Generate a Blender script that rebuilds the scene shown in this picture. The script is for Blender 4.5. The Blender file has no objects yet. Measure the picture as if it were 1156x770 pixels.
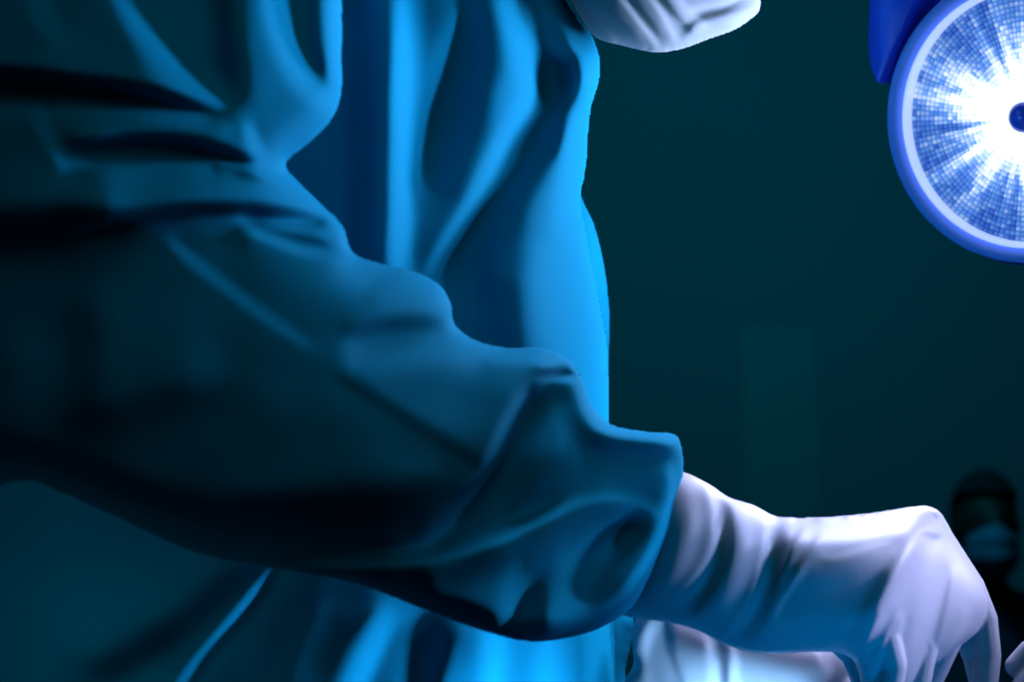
import bpy, bmesh, math, random
import numpy as np
from mathutils import Vector, Matrix

SC = bpy.context.scene
COL = SC.collection
random.seed(4)

# ------------------------------------------------------------------ camera
CAM_Z, PITCH = 1.0, math.radians(11.5)
FOCAL = 75.0
F = 1156 * FOCAL / 36.0
cd = bpy.data.cameras.new('camera')
cd.lens = FOCAL; cd.sensor_width = 36; cd.clip_start = 0.05
cd.dof.use_dof = True; cd.dof.focus_distance = 1.42; cd.dof.aperture_fstop = 7.0
cam = bpy.data.objects.new('camera', cd); COL.objects.link(cam)
cam.location = (0, 0, CAM_Z); cam.rotation_euler = (math.pi / 2 + PITCH, 0, 0)
SC.camera = cam
CP, SP = math.cos(PITCH), math.sin(PITCH)


def P(px, py, d):
    """a point of the room from a direction and a distance"""
    x = (px - 578.0) * d / F; u = (385.0 - py) * d / F
    return Vector((x, d * CP - u * SP, CAM_Z + d * SP + u * CP))


# ------------------------------------------------------------------ light
w = bpy.data.worlds.new('world'); SC.world = w; w.use_nodes = True
w.node_tree.nodes['Background'].inputs[0].default_value = (0.0, 0.5, 0.6, 1)
w.node_tree.nodes['Background'].inputs[1].default_value = 0.09
SC.view_settings.view_transform = 'Standard'
SC.view_settings.look = 'None'
SC.view_settings.exposure = 1.32
SC.view_settings.gamma = 1.0
SC.view_settings.use_curve_mapping = False


def area(name, loc, target, size, power, color, size_y=None):
    l = bpy.data.lights.new(name, 'AREA'); l.energy = power; l.color = color
    l.shape = 'RECTANGLE' if size_y else 'DISK'; l.size = size
    if size_y: l.size_y = size_y
    o = bpy.data.objects.new(name, l); COL.objects.link(o)
    o.location = loc
    o.rotation_euler = (Vector(target) - Vector(loc)).to_track_quat('-Z', 'Y').to_euler()
    return o


KEY = (0.60, 0.64, 1.0)
area('hand_side_fill', P(1750, 430, 1.31), P(1075, 660, 1.27), 0.10, 0.09, KEY).data.spread = math.radians(26)  # added unseen spot that brightens the finger side of the right hand
area('skirt_fill', P(1150, 1250, 1.36), P(430, 775, 1.36), 0.10, 0.21, (0.3, 0.60, 1.0)).data.spread = math.radians(26)  # added source out of view for the gown's lower folds; no drape here
area('cuff_fill', P(1480, 320, 1.16), P(828, 622, 1.26), 0.06, 0.012, (0.45, 0.60, 1.0)).data.spread = math.radians(15)  # small extra spot, put in only to lift the right glove's cuff
area('left_glove_fill', P(960, 1250, 1.27), P(840, 745, 1.42), 0.10, 0.25, (0.34, 0.70, 1.0)).data.spread = math.radians(34)  # unseen helper from below, brightens the left glove
area('side_light', P(2100, -60, 1.5), P(300, -30, 1.2), 0.2, 0.33, (0.35, 0.60, 1.0)).data.spread = math.radians(24)  # extra source off to the right, added for shoulder and upper gown folds
area('glove_top_fill', P(1180, -700, 1.55), P(980, 600, 1.27), 0.45, 0.50, KEY).data.spread = math.radians(40)  # put in from above, unseen, to light the top of the right glove
area('low_light', P(1150, 1350, 1.1), P(930, 680, 1.3), 0.2, 0.05, (0.0, 0.38, 1.0)).data.spread = math.radians(50)  # added low fill for the blue underside of the right glove
area('teal_fill', P(1200, -1100, 0.75), P(400, 350, 1.2), 0.7, 0.40, (0.0, 0.72, 0.80))  # broad teal fill added for the flats of the gown, no fixture there
area('wall_fill', (0.5, 4.0, 3.45), (0.85, 6.2, 1.9), 0.8, 21.0, (0.0, 0.55, 0.75))  # added wash for the back wall and far figure, no fixture modelled


area('lower_left_fill', P(-300, 1500, 0.95), P(60, 690, 1.4), 0.4, 0.05, (0.0, 0.7, 0.8)).data.spread = math.radians(45)  # weak unseen fill added for the lower left of the gown


# ------------------------------------------------------------------ helpers
def node_mat(name, base, rough=0.6, spec=0.3, sheen=0.0, noise=0.0, nscale=60, bump=0.0, bscale=900, k=0.4):
    base = tuple(c * k for c in base)
    m = bpy.data.materials.new(name); m.use_nodes = True
    nt = m.node_tree; b = nt.nodes['Principled BSDF']
    b.inputs['Base Color'].default_value = (*base, 1)
    b.inputs['Roughness'].default_value = rough
    b.inputs['Specular IOR Level'].default_value = spec
    b.inputs['Sheen Weight'].default_value = sheen
    tc = nt.nodes.new('ShaderNodeTexCoord')
    if noise:
        n = nt.nodes.new('ShaderNodeTexNoise'); n.inputs['Scale'].default_value = nscale
        n.inputs['Detail'].default_value = 4
        nt.links.new(tc.outputs['Object'], n.inputs['Vector'])
        mx = nt.nodes.new('ShaderNodeMixRGB'); mx.blend_type = 'MULTIPLY'
        mx.inputs[0].default_value = noise
        mx.inputs[1].default_value = (*base, 1)
        nt.links.new(n.outputs['Fac'], mx.inputs[2])
        nt.links.new(mx.outputs[0], b.inputs['Base Color'])
    if bump:
        n2 = nt.nodes.new('ShaderNodeTexNoise'); n2.inputs['Scale'].default_value = bscale
        nt.links.new(tc.outputs['Object'], n2.inputs['Vector'])
        bp = nt.nodes.new('ShaderNodeBump'); bp.inputs['Strength'].default_value = bump
        bp.inputs['Distance'].default_value = 0.001
        nt.links.new(n2.outputs['Fac'], bp.inputs['Height'])
        nt.links.new(bp.outputs['Normal'], b.inputs['Normal'])
    return m


M_GOWN = node_mat('gown_fabric', (0.003, 0.42, 0.70), 0.85, 0.012, 0.0, 0.12, 500, 0.12, 1400)
M_CUFF = node_mat('knit_cuff', (0.012, 0.22, 0.42), 0.8, 0.2, 0.0, 0.2, 300, 0.4, 900)
M_GLOVE = node_mat('latex_glove', (0.55, 0.54, 0.68), 0.5, 0.2, 0.0, 0.05, 80, 0.05, 700)
M_MASK = node_mat('mask_paper', (0.36, 0.47, 0.54), 0.85, 0.1, 0.1, 0.06, 300, 0.15, 900)
M_SKIN = node_mat('skin', (0.42, 0.26, 0.2), 0.5, 0.4, 0, 0.1, 60)
M_CAP = node_mat('cap_fabric', (0.003, 0.014, 0.020), 0.9, 0.1, 0, 0.1, 100)
M_SCRUB = node_mat('scrub_fabric', (0.006, 0.05, 0.10), 0.9, 0.1, 0, 0.1, 100)
M_WALL = node_mat('wall_paint', (0.02, 0.16, 0.20), 0.8, 0.2, 0, 0.1, 2)
M_DOOR = node_mat('door_paint', (0.03, 0.155, 0.18), 0.6, 0.3, 0, 0.1, 3)
M_FLOOR = node_mat('floor_vinyl', (0.03, 0.12, 0.15), 0.4, 0.4, 0, 0.15, 4)
M_CEIL = node_mat('ceiling_paint', (0.05, 0.14, 0.17), 0.9, 0.1, 0, 0.1, 3)
M_NURSEMASK = node_mat('dark_mask_paper', (0.03, 0.20, 0.34), 0.8, 0.2, 0, 0.1, 100)
M_SHADEDSKIN = node_mat('shaded_skin', (0.03, 0.025, 0.02), 0.6, 0.2, 0, 0.1, 60)  # dim light on the far figure is put into this skin colour
M_DRAPE = node_mat('drape_cloth', (0.10, 0.42, 0.62), 0.8, 0.1, 0, 0.1, 100)
M_BLUE = node_mat('lamp_shell_plastic', (0.025, 0.10, 0.75), 0.35, 0.5, k=1.0)
M_RING = node_mat('lamp_ring_plastic', (0.15, 0.32, 0.95), 0.35, 0.5, k=1.0)
M_RIM = node_mat('lamp_rim_plastic', (0.75, 0.80, 0.95), 0.3, 0.5, k=1.0)
_b = M_RIM.node_tree.nodes['Principled BSDF']
_b.inputs['Emission Color'].default_value = (0.55, 0.66, 1.0, 1); _b.inputs['Emission Strength'].default_value = 0.30
M_STEEL = node_mat('steel', (0.5, 0.55, 0.6), 0.35, 0.5)
M_STEEL.node_tree.nodes['Principled BSDF'].inputs['Metallic'].default_value = 0.9


def link_mesh(name, verts, faces, mat, parent=None, smooth=True):
    me = bpy.data.meshes.new(name); me.from_pydata([tuple(v) for v in verts], [], faces)
    me.update()
    bm = bmesh.new(); bm.from_mesh(me)
    bmesh.ops.recalc_face_normals(bm, faces=bm.faces)
    bm.to_mesh(me); bm.free()
    if smooth: me.polygons.foreach_set('use_smooth', [True] * len(me.polygons))
    me.materials.append(mat)
    o = bpy.data.objects.new(name, me); COL.objects.link(o)
    if parent is not None:
        o.parent = parent; o.matrix_parent_inverse = Matrix.Translation(-parent_loc(parent))
    return o


def parent_loc(p):
    return Vector(p.location) if p is not None and p.type == 'EMPTY' else Vector((0, 0, 0))


def empty(name, loc, label, cat, group=None):
    o = bpy.data.objects.new(name, None); COL.objects.link(o); o.location = loc
    o.empty_display_size = 0.1
    o['label'] = label; o['category'] = cat
    if group: o['group'] = group
    return o


def catmull(pts, closed=True, n=6):
    p = np.array(pts, float); N = len(p); out = []
    for i in range(N if closed else N - 1):
        if closed:
            a, b, c, d = p[(i - 1) % N], p[i], p[(i + 1) % N], p[(i + 2) % N]
        else:
            a, b, c, d = p[max(i - 1, 0)], p[i], p[i + 1], p[min(i + 2, N - 1)]
        for k in range(n):
            t = k / n
            out.append(0.5 * (2 * b + (c - a) * t + (2 * a - 5 * b + 4 * c - d) * t * t + (3 * b - a - 3 * c + d) * t ** 3))
    if not closed: out.append(p[-1])
    return np.array(out)


def seg_dist(X, Y, A, B):
    d = B - A; L = max(d @ d, 1e-9)
    t = np.clip(((X - A[0]) * d[0] + (Y - A[1]) * d[1]) / L, 0, 1)
    qx, qy = A[0] + t * d[0], A[1] + t * d[1]
    return np.hypot(X - qx, Y - qy), qx, qy, t


def cg(b, mask, lam, iters=1500, tol=1e-5):
    """(lam - laplace) u = b, u = 0 outside the mask"""
    def A(u):
        p = np.pad(u, 1)
        r = (4 + lam) * u - p[:-2, 1:-1] - p[2:, 1:-1] - p[1:-1, :-2] - p[1:-1, 2:]
        return r * mask
    b = b * mask; x = np.zeros_like(b); r = b - A(x); p = r.copy(); rs = (r * r).sum(); r0 = rs
    if r0 == 0: return x
    for _ in range(iters):
        Ap = A(p); al = rs / (p * Ap).sum(); x += al * p; r -= al * Ap
        rn = (r * r).sum()
        if rn < tol * tol * r0: break
        p = r + (rn / rs) * p; rs = rn
    return x


def fold(pts, w, s, f, n=5):
    return (pts, w, s, f)


def relief(outline, depth, thick, folds=(), step=3.0, back=1.0, relax=140.0, power=0.5, wob=0.0, seed=0, smooth_n=5, amp=1.4):
    """closed soft body from an outline: swells to half-thickness `thick` (m); folds are slopes of the cloth"""
    ol = catmull(outline, True, smooth_n)
    x0, y0 = ol.min(0) - 2 * step; x1, y1 = ol.max(0) + 2 * step
    gx = np.arange(x0, x1 + step, step); gy = np.arange(y0, y1 + step, step)
    X, Y = np.meshgrid(gx, gy)
    best = np.full(X.shape, 1e9); QX = np.zeros_like(X); QY = np.zeros_like(X)
    inside = np.zeros(X.shape, bool)
    for i in range(len(ol)):
        A, B = ol[i], ol[(i + 1) % len(ol)]
        d, qx, qy, t = seg_dist(X, Y, A, B)
        m = d < best
        best[m] = d[m]; QX[m] = qx[m]; QY[m] = qy[m]
        if A[1] != B[1]:
            c = ((A[1] > Y) != (B[1] > Y)) & (X < (B[0] - A[0]) * (Y - A[1]) / (B[1] - A[1]) + A[0])
            inside ^= c
    sd = np.where(inside, best, -best)
    keep = sd > -0.6 * step
    snap = keep & (sd < 0.85 * step)
    core = keep & ~snap
    cm = core.astype(float)
    u = cg(np.ones_like(X), cm, 0.0); u = np.maximum(u, 0)
    infl = thick * (u / u.max()) ** power
    GX = np.zeros_like(X); GY = np.zeros_like(X)
    for pts, wd, s, f in folds:
        q = np.array([(p[0], p[1], p[2] if len(p) > 2 else 1.0) for p in pts], float)
        c = catmull(q, False, 5)
        bd = np.full(X.shape, 1e9); bn = np.zeros(X.shape + (2,)); bk = np.zeros_like(X)
        tot = len(c) - 1
        for i in range(tot):
            A, B = c[i, :2], c[i + 1, :2]
            d, qx, qy, t = seg_dist(X, Y, A, B)
            dv = B - A; L = math.hypot(*dv)
            if L < 1e-6: continue
            nn = np.array([-dv[1], dv[0]]) / L
            if nn[0] * f[0] + nn[1] * f[1] < 0: nn = -nn
            m = d < bd
            bd[m] = d[m]; bn[m] = nn
            al = (i + t) / tot
            k = c[i, 2] * (1 - t) + c[i + 1, 2] * t
            k = k * np.clip(np.minimum(al, 1 - al) / 0.12, 0.0, 1.0) ** 0.7
            bk[m] = k[m]
        g = amp * s * bk * np.exp(-(bd / wd) ** 2)
        GX -= g * bn[..., 0]; GY -= g * bn[..., 1]
    if wob:
        rng = np.random.RandomState(seed)
        for _ in range(14):
            a = rng.uniform(0, 2 * math.pi); k = 2 * math.pi / rng.uniform(60, 220); ph = rng.uniform(0, 6.28)
            g = wob * np.sin((X * math.cos(a) + Y * math.sin(a)) * k + ph) * 0.35
            GX += g * math.cos(a); GY += g * math.sin(a)
    div = np.zeros_like(X)
    gxm = 0.5 * (GX[:, 1:] + GX[:, :-1]); gym = 0.5 * (GY[1:] + GY[:-1])
    div[:, 1:-1] = gxm[:, 1:] - gxm[:, :-1]; div[1:-1] += gym[1:] - gym[:-1]
    h = cg(-div * step, cm, (step / relax) ** 2) if len(folds) or wob else np.zeros_like(X)
    idx = -np.ones(X.shape, int); verts = []
    VX = np.where(snap, QX, X); VY = np.where(snap, QY, Y)
    D = depth(VX, VY) if callable(depth) else np.full(X.shape, float(depth))
    ks = np.argwhere(keep)
    for n_, (j, i) in enumerate(ks):
        idx[j, i] = n_
        d = D[j, i] - infl[j, i] - h[j, i] * D[j, i] / F
        verts.append(P(VX[j, i], VY[j, i], d))
    bidx = idx.copy()
    for (j, i) in ks:
        if core[j, i]:
            bidx[j, i] = len(verts)
            verts.append(P(VX[j, i], VY[j, i], D[j, i] + back * infl[j, i]))
    faces = []
    q = keep[:-1, :-1] & keep[1:, :-1] & keep[:-1, 1:] & keep[1:, 1:]
    for j, i in np.argwhere(q):
        a = (idx[j, i], idx[j, i + 1], idx[j + 1, i + 1], idx[j + 1, i])
        b = (bidx[j, i], bidx[j + 1, i], bidx[j + 1, i + 1], bidx[j, i + 1])
        faces.append(a)
        if set(a) != set(b): faces.append(b)
    used = sorted({v for f_ in faces for v in f_}); re = {v: k for k, v in enumerate(used)}
    return [verts[v] for v in used], [tuple(re[v] for v in f_) for f_ in faces]


def clean(o, dist=1e-5):
    bm = bmesh.new(); bm.from_mesh(o.data)
    bmesh.ops.remove_doubles(bm, verts=bm.verts, dist=dist)
    bmesh.ops.dissolve_degenerate(bm, dist=dist, edges=bm.edges)
    bmesh.ops.recalc_face_normals(bm, faces=bm.faces)
    bm.to_mesh(o.data); bm.free()
    o.data.polygons.foreach_set('use_smooth', [True] * len(o.data.polygons))


def soften(o, it=2, fac=0.5):
    """relax the outline steps of a soft body"""
    me = o.data; n = len(me.vertices)
    co = np.empty(n * 3); me.vertices.foreach_get('co', co); co = co.reshape(-1, 3)
    e = np.empty(len(me.edges) * 2, int); me.edges.foreach_get('vertices', e); e = e.reshape(-1, 2)
    deg = np.bincount(e.ravel(), minlength=n).astype(float); deg[deg == 0] = 1
    for _ in range(it):
        acc = np.zeros_like(co)
        np.add.at(acc, e[:, 0], co[e[:, 1]]); np.add.at(acc, e[:, 1], co[e[:, 0]])
        co = co * (1 - fac) + acc / deg[:, None] * fac
    me.vertices.foreach_set('co', co.ravel()); me.update()


def cloth(name, mat, parent, outline, depth, thick, folds=(), soft=2, **kw):
    v, f = relief(outline, depth, thick, folds, **kw)
    o = link_mesh(name, v, f, mat, parent)
    clean(o); soften(o, soft)
    return o


def capsule_bm(bm, chain, seg=14):
    """tapered limb through (point, radius) joints, as overlapping rounded pieces"""
    for (a, ra), (b, rb) in zip(chain[:-1], chain[1:]):
        a, b = Vector(a), Vector(b)
        ax = (b - a); L = ax.length
        if L < 1e-6: continue
        rot = ax.to_track_quat('Z', 'Y').to_matrix().to_4x4()
        bmesh.ops.create_cone(bm, cap_ends=True, segments=seg, radius1=ra, radius2=rb, depth=L,
                              matrix=Matrix.Translation((a + b) / 2) @ rot)
    for a, r in chain:
        bmesh.ops.create_icosphere(bm, subdivisions=3, radius=r, matrix=Matrix.Translation(Vector(a)))


def ball_bm(bm, c, r, rot=None):
    m = Matrix.Translation(Vector(c))
    if rot: m = m @ rot
    bmesh.ops.create_icosphere(bm, subdivisions=4, radius=1.0, matrix=m @ Matrix.Diagonal((*r, 1)))


def fuse(name, bm, mat, parent, voxel=0.003, smooth=4, extra=None):
    """weld overlapping pieces into one continuous skin"""
    me = bpy.data.meshes.new(name); bm.to_mesh(me); bm.free()
    o = bpy.data.objects.new(name, me); COL.objects.link(o)
    r = o.modifiers.new('r', 'REMESH'); r.mode = 'VOXEL'; r.voxel_size = voxel
    s = o.modifiers.new('s', 'SMOOTH'); s.iterations = smooth; s.factor = 0.5
    dg = bpy.context.evaluated_depsgraph_get()
    ev = o.evaluated_get(dg)
    nm = bpy.data.meshes.new_from_object(ev)
    o.modifiers.clear(); o.data = nm; nm.name = name
    nm.materials.clear(); nm.materials.append(mat)
    nm.polygons.foreach_set('use_smooth', [True] * len(nm.polygons))
    if parent is not None:
        o.parent = parent; o.matrix_parent_inverse = Matrix.Translation(-parent_loc(parent))
    return o


def box(name, lo, hi, mat, kind='structure', bevel=0.0):
    bm = bmesh.new(); bmesh.ops.create_cube(bm, size=1)
    for v in bm.verts:
        v.co = Vector([lo[k] + (v.co[k] + 0.5) * (hi[k] - lo[k]) for k in range(3)])
    if bevel:
        bmesh.ops.bevel(bm, geom=list(bm.edges), offset=bevel, segments=2, affect='EDGES')
    me = bpy.data.meshes.new(name); bm.to_mesh(me); bm.free(); me.materials.append(mat)
    o = bpy.data.objects.new(name, me); COL.objects.link(o)
    if kind: o['kind'] = kind
    return o


def lerp(*kp):
    xs = [k[0] for k in kp]; ys = [k[1] for k in kp]
    xs = np.array(xs, float); ys = np.array(ys, float)

    def f(X, Y):
        ker = np.linspace(-120, 120, 25); wt = np.exp(-(ker / 60) ** 2); wt /= wt.sum()
        return sum(w_ * np.interp(X + k_, xs, ys) for k_, w_ in zip(ker, wt))
    return f


# ------------------------------------------------------------------ room
box('floor', (-3, -2, -0.1), (3.5, 6.3, 0), M_FLOOR)
box('ceiling', (-3, -2, 3.6), (3.5, 6.3, 3.7), M_CEIL)
box('wall_back', (-3, 6.2, 0), (3.5, 6.3, 3.6), M_WALL)
box('wall_left', (-3.1, -2, 0), (-3, 6.3, 3.6), M_WALL)
box('wall_right', (3.5, -2, 0), (3.6, 6.3, 3.6), M_WALL)
box('wall_front', (-3, -2.1, 0), (3.5, -2, 3.6), M_WALL)
box('door_1', (0.68, 6.19, 0), (0.9, 6.2, 2.3), M_DOOR, bevel=0.002)

# ------------------------------------------------------------------ surgeon
surgeon = empty('surgeon', (-0.12, 1.45, 0), 'surgeon in blue gown reaching forward with right gloved hand', 'person')

# body under the clothes
bm = bmesh.new()
hip = P(330, 1050, 1.5); chest = P(430, 250, 1.5); neck = P(560, -120, 1.5)
capsule_bm(bm, [(hip, 0.11), (P(360, 700, 1.5), 0.10), (chest, 0.11), (P(470, 60, 1.5), 0.08), (neck, 0.05), (P(600, -190, 1.49), 0.05)])
capsule_bm(bm, [(P(430, -60, 1.49), 0.05), (P(470, 40, 1.60), 0.05)])
capsule_bm(bm, [(P(430, -130, 1.47), 0.045), (P(325, -120, 1.33), 0.035), (P(235, -40, 1.22), 0.034), (P(200, 120, 1.18), 0.034), (P(150, 250, 1.15), 0.032), (P(120, 400, 1.13), 0.030)])
capsule_bm(bm, [(P(120, 400, 1.13), 0.030), (P(450, 520, 1.19), 0.026), (P(690, 590, 1.28), 0.020), (P(850, 650, 1.29), 0.020)])
capsule_bm(bm, [(P(480, 80, 1.66), 0.05), (P(600, 420, 1.62), 0.035), (P(640, 800, 1.62), 0.020), (P(800, 815, 1.47), 0.020)])
for dy in (-0.09, 0.09):
    capsule_bm(bm, [(hip + Vector((0, dy, -0.02)), 0.085), (Vector((hip.x + 0.02, hip.y + dy, 0.45)), 0.055),
                    (Vector((hip.x, hip.y + dy, 0.08)), 0.04)])
    capsule_bm(bm, [(Vector((hip.x - 0.02, hip.y + dy, 0.045)), 0.045), (Vector((hip.x + 0.15, hip.y + dy, 0.035)), 0.035)])
hc = P(655, -250, 1.50)
ball_bm(bm, hc, (0.098, 0.076, 0.11))
ball_bm(bm, P(730, -120, 1.50), (0.06, 0.055, 0.055))
capsule_bm(bm, [(P(800, -190, 1.5), 0.012), (P(833, -160, 1.5), 0.015)])
for s in (-1, 1):
    ball_bm(bm, Vector((hc.x - 0.005, hc.y + s * 0.076, hc.z - 0.02)), (0.018, 0.009, 0.03))
body = fuse('body', bm, M_SKIN, surgeon, 0.008, 6)

# gown, trunk
TORSO = [(330, -190), (600, -150), (634, -20), (652, 15), (671, 40), (680, 70), (678, 95), (670, 122), (667, 150), (664, 190), (658, 226),
         (663, 255), (669, 290), (676, 325), (684, 365), (689, 400), (690, 470), (692, 560), (693, 640), (696, 700), (698, 780),
         (702, 900), (710, 1100), (712, 1500), (650, 1540), (0, 1540), (-60, 1500), (-60, 900), (-40, 500), (60, 100), (180, -120)]
tf = [
    fold([(459, -40), (458, 100), (455, 220), (449, 330)], 13, 1.5, (1, 0)),
    fold([(410, -40), (412, 120), (405, 320)], 22, 0.9, (-1, 0)),
    fold([(525, 10), (505, 60), (480, 130), (470, 190)], 11, 0.7, (1, 0)),
    fold([(572, -40), (590, 30), (597, 95)], 17, 1.1, (1, 0)),
    fold([(612, 60), (600, 105), (572, 160), (546, 213), (515, 265), (482, 318)], 10, 1.4, (1, 0)),
    fold([(535, -20), (540, 60), (530, 130), (500, 220)], 18, 0.6, (-1, 0)),
    fold([(632, 60), (625, 120), (600, 190), (560, 260), (535, 330)], 18, 0.7, (-1, 0)),
    fold([(648, 130), (650, 155), (644, 200), (632, 270)], 11, 1.1, (1, 0)),
    fold([(628, 280), (625, 340), (640, 420), (650, 480)], 26, 0.6, (1, 0)),
    fold([(560, 300), (560, 360), (575, 420)], 20, 0.5, (-1, 0)),
    fold([(600, -10), (625, 40), (650, 110)], 16, 1.0, (-1, 0.3)),
    fold([(580, 240), (580, 320), (590, 420)], 30, 0.3, (-1, 0)),
    fold([(655, 55), (640, 115), (622, 180)], 12, 1.0, (-1, 0)),
    fold([(655, 110), (662, 150), (655, 200)], 7, 0.6, (-1, 0)),
    fold([(640, 40), (655, 65), (668, 100)], 5, 1.0, (1, -0.2)),
    fold([(318, 640), (270, 700), (232, 745), (190, 800)], 8, 1.5, (1, 0)),
    fold([(270, 640), (210, 700), (100, 770)], 22, 0.8, (-1, 0)),
    fold([(345, 660), (310, 730), (290, 800)], 18, 0.5, (-1, 0)),
    fold([(440, 690), (415, 735), (385, 800)], 12, 1.0, (1, 0)),
    fold([(500, 700), (480, 800)], 16, 0.5, (-1, 0)),
    fold([(560, 700), (550, 800)], 14, 0.7, (1, 0)),
    fold([(625, 700), (622, 800)], 14, 0.7, (1, 0)),
    fold([(655, 700), (658, 800)], 8, 0.5, (-1, 0)),
]
gown = cloth('gown', M_GOWN, surgeon, TORSO, lerp((-60, 1.42), (690, 1.5)), 0.19, tf, step=3.5, relax=120, wob=0.12, seed=2, amp=2.1, soft=5)

SLEEVE = [(-80, -80), (380, -80), (387, 0), (387, 60), (386, 108), (372, 140), (345, 166), (324, 185), (336, 203), (362, 228), (388, 255),
          (399, 284), (430, 296), (470, 306), (498, 322), (511, 345), (514, 365), (535, 382), (570, 391), (610, 391), (640, 403),
          (657, 425), (668, 455), (690, 478), (730, 486), (763, 490), (772, 513), (772, 545), (765, 585), (748, 630), (725, 673),
          (700, 698), (660, 717), (600, 726), (540, 712), (480, 690), (400, 660), (300, 641), (220, 625), (120, 580), (40, 545),
          (-80, 500)]
sf = [
    # shoulder folds
    fold([(125, -40), (165, 30), (205, 80), (248, 122)], 20, 1.0, (1, -0.3)),
    fold([(40, -30), (48, 15), (70, 40)], 12, 0.9, (1, -0.3)),
    fold([(248, -40), (256, 40), (268, 120)], 20, 0.8, (-1, 0)),
    fold([(302, -40), (314, 30), (338, 85), (380, 122)], 13, 0.9, (1, 0.2)),
    fold([(350, -40), (354, 40), (368, 96)], 11, 1.0, (-1, 0)),
    fold([(378, -40), (379, 40), (376, 108)], 6, 1.0, (1, 0)),
    fold([(278, 140), (288, 165), (300, 182)], 7, 1.0, (1, 0.3)),
    fold([(300, 180), (335, 155), (375, 122)], 14, 0.7, (1, 0.4)),
    # pocket one
    fold([(-60, 80), (97, 95), (180, 109), (250, 128)], 10, 2.2, (0, 1)),
    fold([(-60, 118), (60, 116), (180, 124), (262, 140)], 9, 1.2, (0.2, -1)),
    fold([(40, 110), (52, 150), (75, 190)], 8, 0.5, (1, 0)),
    # pocket two
    fold([(75, 166), (150, 158), (218, 162), (288, 184)], 8, 2.0, (0, 1)),
    fold([(90, 190), (170, 182), (238, 182)], 9, 0.9, (0.2, -1)),
    fold([(242, 180), (290, 192), (334, 212)], 5, 1.8, (0.3, -1)),
    fold([(258, 192), (295, 202), (328, 213)], 5, 0.7, (-0.2, 1)),
    fold([(60, 215), (180, 208), (290, 214), (345, 225)], 12, 0.5, (0.2, -1)),
    # pocket three
    fold([(80, 258), (160, 244), (230, 236), (300, 238), (366, 243)], 9, 2.2, (0, 1)),
    fold([(-60, 262), (60, 256), (140, 244)], 25, 1.2, (0, 1)),
    fold([(268, 254), (300, 266), (345, 283), (395, 290)], 6, 1.6, (0.2, -1)),
    fold([(272, 250), (320, 254), (366, 256)], 4, 1.5, (0.1, -1)),
    fold([(290, 259), (330, 268), (372, 276)], 5, 1.2, (0, 1)),
    fold([(370, 244), (388, 262), (394, 284)], 6, 1.3, (1, -0.2)),
    # forearm
    fold([(190, 272), (235, 308), (290, 350), (352, 392)], 6, 0.8, (0.6, -0.8)),
    fold([(90, 330), (100, 400), (90, 470)], 30, 0.4, (-1, 0)),
    fold([(60, 480), (170, 460), (260, 420)], 25, 0.3, (0, 1)),
    fold([(410, 330), (450, 318), (500, 330)], 10, 0.5, (0.3, -1)),
    fold([(495, 320), (508, 345), (510, 368)], 6, 0.9, (1, 0)),
    fold([(390, 380), (440, 366), (505, 362)], 12, 1.0, (0, 1)),
    fold([(400, 420), (450, 404), (530, 392)], 14, 0.5, (0.2, -1)),
    fold([(372, 418), (463, 477), (548, 528)], 8, 0.4, (-0.5, 0.8)),
    fold([(478, 612), (515, 570), (553, 526), (580, 470), (600, 440), (640, 412)], 9, 2.1, (1, 0.4)),
    fold([(530, 612), (575, 560), (605, 500), (625, 448)], 20, 1.0, (-1, -0.2)),
    fold([(-60, 500), (60, 530), (160, 570), (260, 600)], 26, 0.8, (0, 1)),
    fold([(250, 588), (380, 580), (460, 570), (520, 545)], 28, 1.1, (0, 1)),
    fold([(262, 634), (380, 634), (475, 626), (552, 609), (600, 589), (647, 566)], 8, 2.3, (0.1, -1)),
    fold([(640, 568), (690, 560), (742, 574)], 8, 0.8, (0.1, -1)),
    fold([(430, 660), (520, 650), (590, 625)], 14, 0.6, (0, 1)),
    fold([(545, 402), (600, 403), (650, 422)], 8, 0.9, (0.3, -1)),
    fold([(596, 450), (612, 430), (655, 428)], 4, 1.6, (-0.2, -1)),
    fold([(605, 420), (630, 416), (655, 424)], 5, 1.0, (0, 1)),
    fold([(640, 440), (655, 475), (680, 505)], 14, 0.9, (-1, 0.3)),
    fold([(675, 480), (730, 490), (768, 498)], 6, 1.3, (0.3, -1)),
    fold([(660, 500), (710, 505), (758, 512)], 12, 0.8, (0, 1)),
    fold([(760, 520), (757, 580), (738, 632), (705, 685)], 7, 1.3, (1, 0)),
    fold([(738, 575), (712, 630), (665, 695)], 24, 1.5, (-1, 0.5)),
    fold([(700, 590), (670, 640), (640, 700)], 30, 1.1, (-1, 0.2)),
    fold([(715, 575), (650, 610), (600, 650)], 22, 1.3, (-0.3, 1)),
    fold([(665, 595), (625, 650), (600, 705)], 20, 0.9, (-1, 0.4)),
    fold([(587, 625), (573, 660), (568, 715)], 8, 0.9, (1, 0)),
    fold([(625, 620), (606, 665), (600, 730)], 14, 0.7, (-1, 0)),
    fold([(480, 645), (478, 670), (490, 700)], 12, 0.6, (-1, 0)),
    fold([(420, 665), (500, 680), (600, 712), (660, 705)], 10, 0.7, (0, 1)),
]
DS = lerp((-80, 1.10), (380, 1.16), (772, 1.28))
sleeve = cloth('sleeve', M_GOWN, gown, SLEEVE, DS, 0.075, sf, step=2.5, relax=90, wob=0.10, seed=5, amp=1.8, soft=3)

bm = bmesh.new()
capsule_bm(bm, [(P(440, -140, 1.46), 0.07), (P(330, -125, 1.33), 0.06), (P(240, -60, 1.22), 0.05)])
fuse('shoulder', bm, M_GOWN, gown, 0.005, 6)

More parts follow.
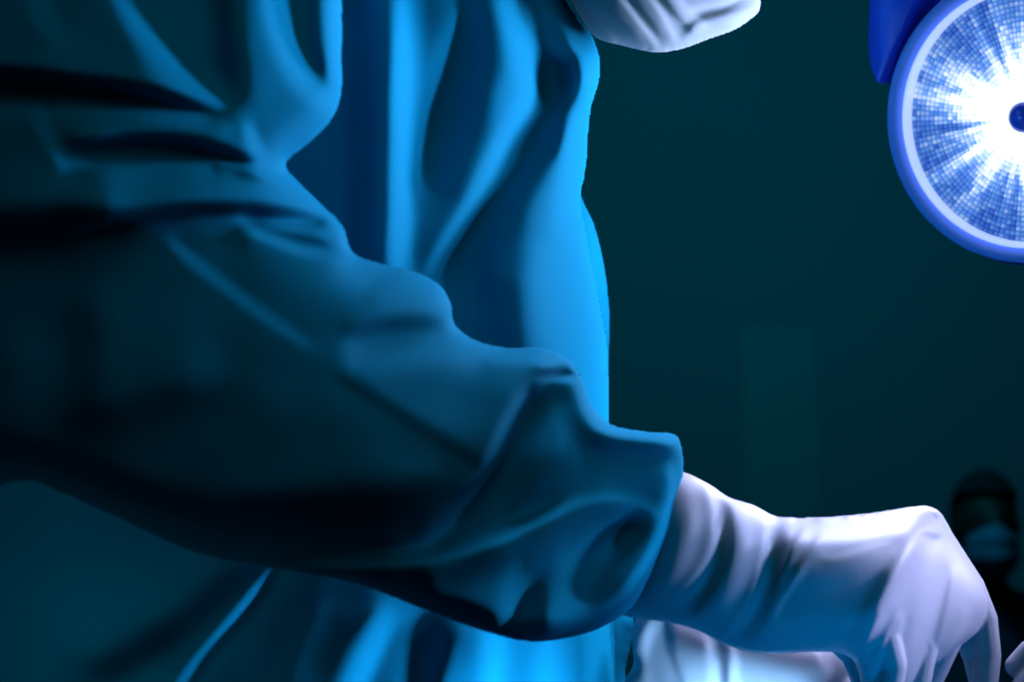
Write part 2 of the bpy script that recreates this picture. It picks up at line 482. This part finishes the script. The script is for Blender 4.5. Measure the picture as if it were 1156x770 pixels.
# far sleeve, behind the trunk
LSL = [(560, 60), (620, 120), (650, 190), (660, 226), (672, 252), (681, 285), (687, 320), (690, 360), (689, 420), (688, 560), (696, 660), (706, 688),
       (718, 698), (714, 730), (708, 760), (716, 800), (700, 900), (600, 900), (520, 700), (500, 400), (520, 150)]
lf = [fold([(664, 225), (674, 290), (678, 340)], 6, 0.6, (1, 0)), fold([(705, 690), (712, 730), (708, 780)], 4, 1.0, (-1, 0))]
cloth('sleeve', M_GOWN, gown, LSL, lerp((500, 1.66), (690, 1.60), (718, 1.58)), 0.06, lf, step=2.5, soft=5)


def glove(name, label, outline, depth, thick, folds, fingers, parent, voxel=0.0014, step=2.0, smooth=3):
    v, f = relief(outline, depth, thick, folds, step=step, relax=70)
    o = link_mesh('tmp', v, f, M_GLOVE); clean(o); soften(o, 2)
    bm = bmesh.new(); bm.from_mesh(o.data)
    bpy.data.objects.remove(o)
    for ch in fingers:
        capsule_bm(bm, [(P(x, y, d), r) for x, y, d, r in ch])
    g = fuse(name, bm, M_GLOVE, parent, voxel, smooth)
    if label: g['label'] = label
    return g


RG = [(730, 525), (772, 532), (800, 545), (822, 560), (850, 569), (871, 580), (884, 583), (930, 583), (985, 578), (1030, 571), (1050, 571),
      (1064, 580), (1078, 605), (1095, 633), (1110, 658), (1117, 690), (1100, 718), (1066, 742), (1049, 757), (1040, 790), (1000, 796), (975, 780),
      (962, 745), (930, 737), (880, 739), (845, 737), (815, 727), (785, 712), (750, 703), (705, 697), (690, 680), (715, 600)]
rgf = [
    fold([(1042, 588), (1034, 620), (1014, 668), (990, 735)], 14, 1.1, (1, 0.2)),
    fold([(1062, 600), (1055, 650), (1030, 750)], 20, 0.7, (1, 0)),
    fold([(1035, 590), (1020, 625), (995, 660), (975, 690)], 9, 0.5, (-1, 0)),
    fold([(875, 600), (960, 603), (1030, 592)], 12, 0.9, (0, -1)),
    fold([(870, 660), (940, 655), (1000, 640)], 18, 0.3, (0, 1)),
    fold([(930, 632), (970, 622), (1010, 612)], 5, 0.5, (-0.3, -1)),
    # knuckle dip and tendons
    fold([(1038, 598), (1050, 604), (1062, 606)], 5, 0.9, (0, 1)),
    fold([(1074, 640), (1064, 690), (1052, 735)], 4, 0.5, (-1, 0)),
    fold([(1098, 690), (1080, 722), (1066, 738)], 5, 0.6, (0.5, 1)),
    fold([(1000, 690), (985, 715), (975, 735)], 3, 0.9, (1, 0.3)),
    fold([(1012, 690), (998, 715), (985, 745)], 3, 0.9, (-1, -0.3)),
    fold([(1022, 695), (1012, 725), (1000, 748)], 3, 0.9, (1, 0.3)),
    fold([(962, 700), (948, 720), (935, 735)], 3, 0.5, (1, 0.4)),
    # wrist creases
    fold([(905, 598), (888, 625), (874, 665)], 3, 0.8, (-1, -0.4)),
    fold([(925, 603), (900, 640), (882, 672)], 3, 0.6, (-1, -0.4)),
    fold([(912, 640), (890, 668), (872, 700)], 3, 0.5, (1, 0.4)),
    # cuff
    fold([(868, 582), (864, 630), (848, 680), (812, 728)], 6, 0.85, (1, 0.3)),
    fold([(842, 572), (846, 615), (834, 660), (800, 715)], 13, 0.45, (1, 0.1)),
    fold([(884, 586), (880, 640), (860, 700), (830, 735)], 8, 0.45, (-1, -0.3)),
    fold([(799, 545), (809, 585), (800, 635), (755, 695)], 6, 0.78, (1, 0.3)),
    fold([(780, 540), (785, 590), (770, 640), (735, 690)], 12, 0.52, (1, 0)),
    fold([(817, 556), (824, 600), (812, 650), (775, 705)], 6, 0.65, (-1, -0.2)),
    fold([(856, 640), (836, 690), (808, 722)], 4, 0.39, (-1, 0)),
    fold([(735, 690), (770, 672), (800, 650)], 9, 0.39, (0.3, 1)),
]
rfing = [
    [(1046, 592, 1.305, .0105), (1094, 664, 1.325, .0100), (1109, 700, 1.330, .0096), (1114, 740, 1.328, .0090), (1110, 800, 1.320, .0078), (1104, 832, 1.315, .007)],
    [(1088, 708, 1.335, .0085), (1102, 742, 1.335, .0085), (1110, 780, 1.325, .0075)],
    [(1035, 622, 1.295, .0105), (1078, 704, 1.318, .0092), (1048, 770, 1.320, .0086), (1028, 830, 1.318, .0075)],
    [(1018, 660, 1.280, .0105), (1042, 728, 1.298, .0092), (1032, 790, 1.295, .0084), (1018, 840, 1.29, .0075)],
    [(996, 708, 1.270, .0095), (1008, 752, 1.275, .0085), (1000, 805, 1.275, .0075), (992, 840, 1.275, .0065)],
    [(920, 680, 1.305, .016), (970, 735, 1.305, .0120), (988, 790, 1.30, .0100), (1010, 840, 1.295, .0085)],
]
glove('glove', None, RG, lerp((700, 1.285), (960, 1.280), (1130, 1.33)), 0.034, rgf, rfing, surgeon, voxel=0.0011, smooth=2)

LG = [(716, 700), (735, 680), (770, 690), (820, 700), (880, 712), (930, 722), (970, 738), (1000, 770), (1005, 830), (960, 880), (860, 870),
      (780, 850), (720, 835), (712, 800), (703, 772), (714, 750), (712, 728)]
lgf = [
    fold([(755, 700), (758, 735), (775, 790)], 4, 1.2, (-1, 0)),
    fold([(798, 715), (805, 750), (806, 800)], 5, 0.9, (1, 0)),
    fold([(812, 720), (818, 750), (818, 800)], 4, 0.9, (-1, 0)),
    fold([(826, 722), (830, 750), (828, 800)], 4, 0.9, (1, 0)),
    fold([(735, 700), (728, 740), (735, 790)], 7, 0.6, (1, 0)),
    fold([(925, 728), (935, 760), (930, 800)], 6, 0.9, (1, 0)),
]
lfing = [
    [(960, 780, 1.41, .0105), (1020, 830, 1.40, .0092), (1050, 900, 1.40, .0085), (1050, 950, 1.40, .0075)],
    [(970, 800, 1.40, .0105), (1010, 860, 1.385, .0092), (1035, 930, 1.385, .0085), (1035, 975, 1.39, .0075)],
    [(960, 830, 1.39, .0105), (990, 880, 1.37, .0090), (1005, 940, 1.37, .0082), (1005, 985, 1.375, .0075)],
    [(940, 850, 1.38, .0095), (965, 895, 1.365, .0080), (970, 940, 1.365, .0075), (970, 975, 1.37, .0065)],
    [(900, 780, 1.44, .015), (970, 800, 1.46, .0115), (1030, 840, 1.47, .0098), (1060, 880, 1.47, .008)],
]
glove('glove', None, LG, lerp((700, 1.46), (1000, 1.42)), 0.032, lgf, lfing, surgeon, step=2.5)

# face mask
MK = [(600, -130), (640, -10), (655, 20), (672, 43), (705, 53), (740, 60), (770, 56), (800, 45), (828, 35), (848, 22), (859, 8), (855, -25),
      (846, -90), (838, -150), (800, -200), (740, -190), (660, -150)]
mf = [
    fold([(655, 0), (690, 22), (722, 48)], 5, 0.8, (-0.3, 1)),
    fold([(690, -20), (712, 8), (735, 40), (745, 56)], 4, 1.0, (1, -0.2)),
    fold([(700, -20), (722, 12), (745, 40)], 4, 0.7, (-1, 0.2)),
    fold([(722, -20), (745, 10), (765, 48)], 3.5, 0.9, (1, 0.2)),
    fold([(735, -20), (760, 14), (785, 40)], 3.5, 0.9, (-1, 0.3)),
    fold([(760, -20), (772, 6), (800, 32)], 4, 0.9, (1, -0.2)),
    fold([(855, 2), (825, 14), (790, 22), (770, 40)], 4, 0.9, (0, -1)),
    fold([(850, -12), (815, 4), (775, 12)], 4, 0.9, (0, 1)),
    fold([(846, -4), (815, 12), (790, 15)], 3, 0.9, (0.2, -1)),
    fold([(830, 30), (800, 30), (775, 46)], 3, 0.8, (0, 1)),
    fold([(668, 10), (680, 30), (700, 48)], 3, 0.7, (1, -0.3)),
    fold([(780, -60), (830, -40), (850, -30)], 6, 0.8, (0, -1)),
]
mask = cloth('face_mask', M_MASK, surgeon, MK, lerp((560, 1.43), (900, 1.55)), 0.062, mf, step=2.0, relax=50, wob=0.3, seed=9, soft=2)
bm = bmesh.new()
ca = P(640, -290, 1.50)
ball_bm(bm, ca, (0.112, 0.092, 0.095), Matrix.Rotation(math.radians(20), 4, 'Y'))
fuse('surgical_cap', bm, M_GOWN, surgeon, 0.006, 4)

# ------------------------------------------------------------------ surgical lamp
LC = P(1168, 131, 1.62)
lamp = empty('surgical_lamp', LC, 'round blue surgical lamp head glowing white beside dark wall', 'lamp')
ldir = Vector((-1.2, -1.6, -0.60)).normalized()
lx = Vector((0, 0, 1)).cross(ldir).normalized()
Q = Matrix((lx, ldir.cross(lx), ldir)).transposed()          # local +Z looks out of the lens
PX = 1.62 / F


def lathe(name, prof, mat, parent, a0=0.0, a1=2 * math.pi, n=96, sub=None):
    full = abs(a1 - a0 - 2 * math.pi) < 1e-6
    verts, faces = [], []
    m = n if full else n + 1
    for k in range(m):
        a = a0 + (a1 - a0) * k / n
        for r, z in prof:
            verts.append(LC + Q @ Vector((r * math.cos(a), r * math.sin(a), z)))
    L = len(prof)
    for k in range(n):
        k2 = (k + 1) % m
        for i in range(L - 1):
            faces.append((k * L + i, k2 * L + i, k2 * L + i + 1, k * L + i + 1))
    if not full:
        faces.append(tuple(range(L))); faces.append(tuple(range((m - 1) * L, m * L)))
    return link_mesh(name, verts, faces, mat, parent)


R = 143 * PX
lathe('housing', [(0.001, -0.075), (R * 0.5, -0.07), (R * 0.95, -0.05), (R * 1.14, -0.02), (R * 1.18, 0.0), (R * 1.175, 0.012), (R * 1.14, 0.020)], M_BLUE, lamp)
lathe('front_ring', [(R * 1.145, 0.018), (R * 1.14, 0.026), (R * 1.12, 0.029), (R * 1.08, 0.024), (R * 1.015, 0.014)], M_RING, lamp)
lathe('lens_rim', [(R * 1.03, 0.015), (R * 1.026, 0.022), (R * 1.012, 0.024), (R * 1.0, 0.021), (R * 0.985, 0.013)], M_RIM, lamp)

# lens: rings of small prism facets
ml = bpy.data.materials.new('lamp_lens_glow'); ml.use_nodes = True
nt = ml.node_tree; nt.nodes.clear()
out = nt.nodes.new('ShaderNodeOutputMaterial'); em = nt.nodes.new('ShaderNodeEmission')
at = nt.nodes.new('ShaderNodeAttribute'); at.attribute_name = 'glow'
at2 = nt.nodes.new('ShaderNodeAttribute'); at2.attribute_name = 'tone'
ramp = nt.nodes.new('ShaderNodeValToRGB')
ramp.color_ramp.elements[0].position = 0.0; ramp.color_ramp.elements[0].color = (0.015, 0.07, 0.55, 1)
ramp.color_ramp.elements[1].position = 1.0; ramp.color_ramp.elements[1].color = (0.80, 0.93, 1, 1)
e = ramp.color_ramp.elements.new(0.45); e.color = (0.10, 0.30, 0.90, 1)
nt.links.new(at2.outputs['Fac'], ramp.inputs[0]); nt.links.new(ramp.outputs[0], em.inputs[0])
nt.links.new(at.outputs['Fac'], em.inputs[1]); nt.links.new(em.outputs[0], out.inputs[0])


def lens():
    rng = random.Random(3)
    verts, faces, glow, tone = [], [], [], []
    rings, spokes = 22, 132
    def soft(q, k):
        for _ in range(k): q = [0.5 * q[i] + 0.25 * q[i - 1] + 0.25 * q[(i + 1) % spokes] for i in range(spokes)]
        lo, hi = min(q), max(q)
        return [(v - lo) / (hi - lo) for v in q]
    fine = soft([rng.random() for _ in range(spokes)], 1)
    wide = soft([rng.random() for _ in range(spokes)], 12)
    r0, r1 = 0.10 * R, 0.985 * R
    def pt(r, a, z):
        return LC + Q @ Vector((r * math.cos(a), r * math.sin(a), z))
    for i in range(rings):
        ra, rb = r0 + (r1 - r0) * i / rings, r0 + (r1 - r0) * (i + 1) / rings
        f = (i + 0.5) / rings
        dome = 0.020 - 0.006 * f
        for k in range(spokes):
            a, b = 2 * math.pi * k / spokes, 2 * math.pi * (k + 1) / spokes
            n = len(verts)
            gr, ga = 0.16 * (rb - ra), 0.16 * (b - a)
            verts += [pt(ra, a, dome - .002), pt(rb, a, dome - .002), pt(rb, b, dome - .002), pt(ra, b, dome - .002),
                      pt(ra + gr, a + ga, dome), pt(rb - gr, a + ga, dome), pt(rb - gr, b - ga, dome), pt(ra + gr, b - ga, dome)]
            faces += [(n + 4, n + 5, n + 6, n + 7), (n, n + 1, n + 5, n + 4), (n + 1, n + 2, n + 6, n + 5), (n + 2, n + 3, n + 7, n + 6), (n + 3, n, n + 4, n + 7)]
            reach = 0.20 + 0.26 * wide[k] + 0.32 * fine[k]
            core = math.exp(-(f / reach) ** 2)
            cell = 0.26 + 0.32 * rng.random() + 0.22 * (fine[k] - 0.5)
            if rng.random() < 0.08: cell *= 0.5
            v = max(0.0, min(1.0, cell + 0.9 * core))
            g = 0.34 + 0.64 * core
            dark = 0.22 * (1 - core)
            glow += [g] + [g * 0.85] * 4; tone += [v] + [max(0, v - dark)] * 4
    me = bpy.data.meshes.new('lens'); me.from_pydata([tuple(v) for v in verts], [], faces)
    for nm, dat in (('glow', glow), ('tone', tone)):
        a = me.attributes.new(nm, 'FLOAT', 'FACE'); a.data.foreach_set('value', dat)
    me.materials.append(ml)
    o = bpy.data.objects.new('lens', me); COL.objects.link(o)
    o.parent = lamp; o.matrix_parent_inverse = Matrix.Translation(-parent_loc(lamp))


lens()
lathe('bulb_cap', [(0.001, 0.030), (R * 0.08, 0.029), (R * 0.12, 0.024), (R * 0.125, 0.016)], M_BLUE, lamp, n=40)
# raised cover over the upper left of the shell, and the yoke that carries the head
CAM = Vector((0, 0, CAM_Z))
cov = []
for px_, py_ in [(1008, 92), (1000, 60), (1001, 0), (1006, -60), (1070, -75), (1058, -20), (1042, 20), (1026, 55), (1014, 85)]:
    ray = P(px_, py_, 1.0) - CAM
    hit = CAM + ray * ((LC - CAM).dot(ldir) / ray.dot(ldir)) - LC
    cov.append((hit.dot(Q.col[0]) / R, hit.dot(Q.col[1]) / R))
cov = catmull(cov, True, 6)
cv, cf = [], []
layers = [(0.94, -0.035), (1.0, -0.028), (1.0, 0.022), (0.985, 0.029), (0.95, 0.032)]
cc = cov.mean(0)
for k_, z_ in layers:
    for u_, v_ in cov:
        cv.append(LC + Q @ Vector(((cc[0] + (u_ - cc[0]) * k_) * R, (cc[1] + (v_ - cc[1]) * k_) * R, z_)))
nc = len(cov)
for l_ in range(len(layers) - 1):
    for k in range(nc):
        cf.append((l_ * nc + k, l_ * nc + (k + 1) % nc, (l_ + 1) * nc + (k + 1) % nc, (l_ + 1) * nc + k))
cf += [tuple(range(nc)), tuple(range((len(layers) - 1) * nc, len(layers) * nc))]
link_mesh('shell_cover', cv, cf, M_BLUE, lamp)
bm = bmesh.new()
top = LC + Vector((0.06, 0.16, 0.34))
capsule_bm(bm, [(LC - ldir * 0.07, 0.022), (LC - ldir * 0.16 + Vector((0, 0, 0.10)), 0.02), (top, 0.02), (Vector((top.x, top.y, 3.6)), 0.022)], 20)
fuse('support_arm', bm, M_STEEL, lamp, 0.005, 3)
ll = bpy.data.lights.new('lamp_beam', 'AREA'); ll.shape = 'DISK'; ll.size = 0.17; ll.energy = 3.0; ll.color = KEY
lo = bpy.data.objects.new('lamp_beam', ll); COL.objects.link(lo); lo.location = LC + ldir * 0.04
lo.rotation_euler = ldir.to_track_quat('-Z', 'Y').to_euler()

# ------------------------------------------------------------------ assistant at the right edge
helper = empty('assistant', (0.75, 1.5, 0), 'assistant reaching in at the right edge with pale gloved fingertips', 'person')
AG = [(1185, 712), (1230, 690), (1330, 700), (1390, 720), (1400, 800), (1330, 830), (1230, 830), (1180, 810), (1165, 760)]
afing = [
    [(1190, 732, 1.36, .0105), (1163, 736, 1.345, .0080), (1147, 752, 1.345, .0072)],
    [(1190, 750, 1.35, .0105), (1168, 766, 1.335, .0085), (1151, 781, 1.338, .0078)],
    [(1195, 780, 1.345, .0105), (1165, 785, 1.33, .0088), (1150, 805, 1.335, .0078)],
    [(1200, 805, 1.34, .0095), (1175, 815, 1.33, .0080), (1160, 830, 1.335, .0070)],
    [(1240, 715, 1.40, .015), (1190, 735, 1.41, .0115), (1160, 760, 1.40, .0095)],
]
glove('glove', None, AG, 1.37, 0.026, [], afing, helper, step=3.0, voxel=0.0018)
bm = bmesh.new()
capsule_bm(bm, [(P(1370, 760, 1.37), 0.03), (P(1700, 800, 1.45), 0.045), (P(1800, 300, 1.6), 0.055)])
ax = P(1850, 300, 1.7)
capsule_bm(bm, [(P(1800, 150, 1.6), 0.07), (Vector((ax.x + .1, ax.y + 0.3, ax.z + 0.02)), 0.07)])
capsule_bm(bm, [(Vector((ax.x + .08, ax.y + 0.15, 0.06)), 0.05), (Vector((ax.x + .08, ax.y + 0.15, 0.7)), 0.13), (Vector((ax.x + 0.08, ax.y + .15, ax.z)), 0.12),
                (Vector((ax.x + 0.06, ax.y + .15, ax.z + 0.18)), 0.05), (Vector((ax.x + 0.04, ax.y + .15, ax.z + 0.28)), 0.10)])
fuse('gown', bm, M_SCRUB, helper, 0.008, 6)

# ------------------------------------------------------------------ person far behind
BD = 5.0
fc = P(1113, 588, BD)
nurse = empty('nurse', (fc.x, fc.y, 0), 'distant person in dark cap and pale blue face mask standing by the wall', 'person')
bm = bmesh.new()
ball_bm(bm, fc + Vector((0, 0.0, 0.0)), (0.072, 0.085, 0.105))
ball_bm(bm, fc + Vector((0, -0.03, -0.065)), (0.052, 0.055, 0.055))
capsule_bm(bm, [(fc + Vector((0, -0.085, 0.0)), 0.010), (fc + Vector((0, -0.098, -0.03)), 0.014)])
for s in (-1, 1):
    ball_bm(bm, fc + Vector((s * 0.073, 0.01, -0.015)), (0.010, 0.018, 0.03))
capsule_bm(bm, [(fc + Vector((0, 0.02, -0.08)), 0.05), (fc + Vector((0, 0.03, -0.2)), 0.055), (fc + Vector((0, 0.03, -0.5)), 0.11), (fc + Vector((0, 0.03, -0.75)), 0.12)])
for s in (-1, 1):
    capsule_bm(bm, [(fc + Vector((s * 0.16, 0.03, -0.27)), 0.045), (fc + Vector((s * 0.2, 0.0, -0.55)), 0.038), (fc + Vector((s * 0.12, -0.2, -0.62)), 0.03)])
    capsule_bm(bm, [(fc + Vector((s * 0.09, 0.03, -0.75)), 0.085), (Vector((fc.x + s * 0.09, fc.y + .03, 0.45)), 0.055), (Vector((fc.x + s * 0.09, fc.y + .04, 0.06)), 0.04)])
    capsule_bm(bm, [(Vector((fc.x + s * 0.09, fc.y + .04, 0.04)), 0.04), (Vector((fc.x + s * 0.1, fc.y - .12, 0.035)), 0.035)])
fuse('body', bm, M_SHADEDSKIN, nurse, 0.008, 4)
bm = bmesh.new()
capsule_bm(bm, [(fc + Vector((0, 0.03, -0.21)), 0.085), (fc + Vector((0, 0.03, -0.5)), 0.15), (fc + Vector((0, 0.03, -0.9)), 0.17), (fc + Vector((0, 0.03, -1.15)), 0.18)])
for s in (-1, 1):
    capsule_bm(bm, [(fc + Vector((s * 0.09, 0.03, -0.23)), 0.07), (fc + Vector((s * 0.17, 0.03, -0.28)), 0.065), (fc + Vector((s * 0.21, 0.0, -0.55)), 0.055), (fc + Vector((s * 0.13, -0.17, -0.62)), 0.045)])
fuse('gown', bm, M_SCRUB, nurse, 0.01, 6)
# cap: a bowl over the skull
bm = bmesh.new()
bmesh.ops.create_uvsphere(bm, u_segments=40, v_segments=24, radius=1.0, matrix=Matrix.Diagonal((0.083, 0.098, 0.112, 1)))
bmesh.ops.delete(bm, geom=[v for v in bm.verts if v.co.z < (0.035 if v.co.y < 0 else -0.03)], context='VERTS')
me = bpy.data.meshes.new('cap'); bm.to_mesh(me); bm.free(); me.materials.append(M_CAP)
me.polygons.foreach_set('use_smooth', [True] * len(me.polygons))
o = bpy.data.objects.new('cap', me); COL.objects.link(o); o.parent = nurse
o.location = fc + Vector((0, 0.004, 0.012)) - Vector(nurse.location)
so = o.modifiers.new('thick', 'SOLIDIFY'); so.thickness = 0.003
# mask: cupped sheet over nose, mouth and chin
verts, faces = [], []
nu, nv = 24, 18
for j in range(nv + 1):
    t = j / nv
    hw = np.interp(t, [0, .18, .55, .8, 1], [0.022, 0.060, 0.066, 0.050, 0.016])
    zz = np.interp(t, [0, 1], [-0.022, -0.148])
    for i in range(nu + 1):
        s = -1 + 2 * i / nu
        y = -0.125 + 0.085 * s * s * (0.5 + 0.5 * hw / 0.066) - 0.012 * math.sin(math.pi * t) + 0.03 * max(0, t - 0.75) / 0.25
        y += 0.0025 * math.sin(t * 18)
        verts.append(fc + Vector((s * hw, y, zz)))
for j in range(nv):
    for i in range(nu):
        a = j * (nu + 1) + i
        faces.append((a, a + 1, a + nu + 2, a + nu + 1))
o = link_mesh('face_mask', verts, faces, M_NURSEMASK, nurse)
so = o.modifiers.new('thick', 'SOLIDIFY'); so.thickness = 0.002
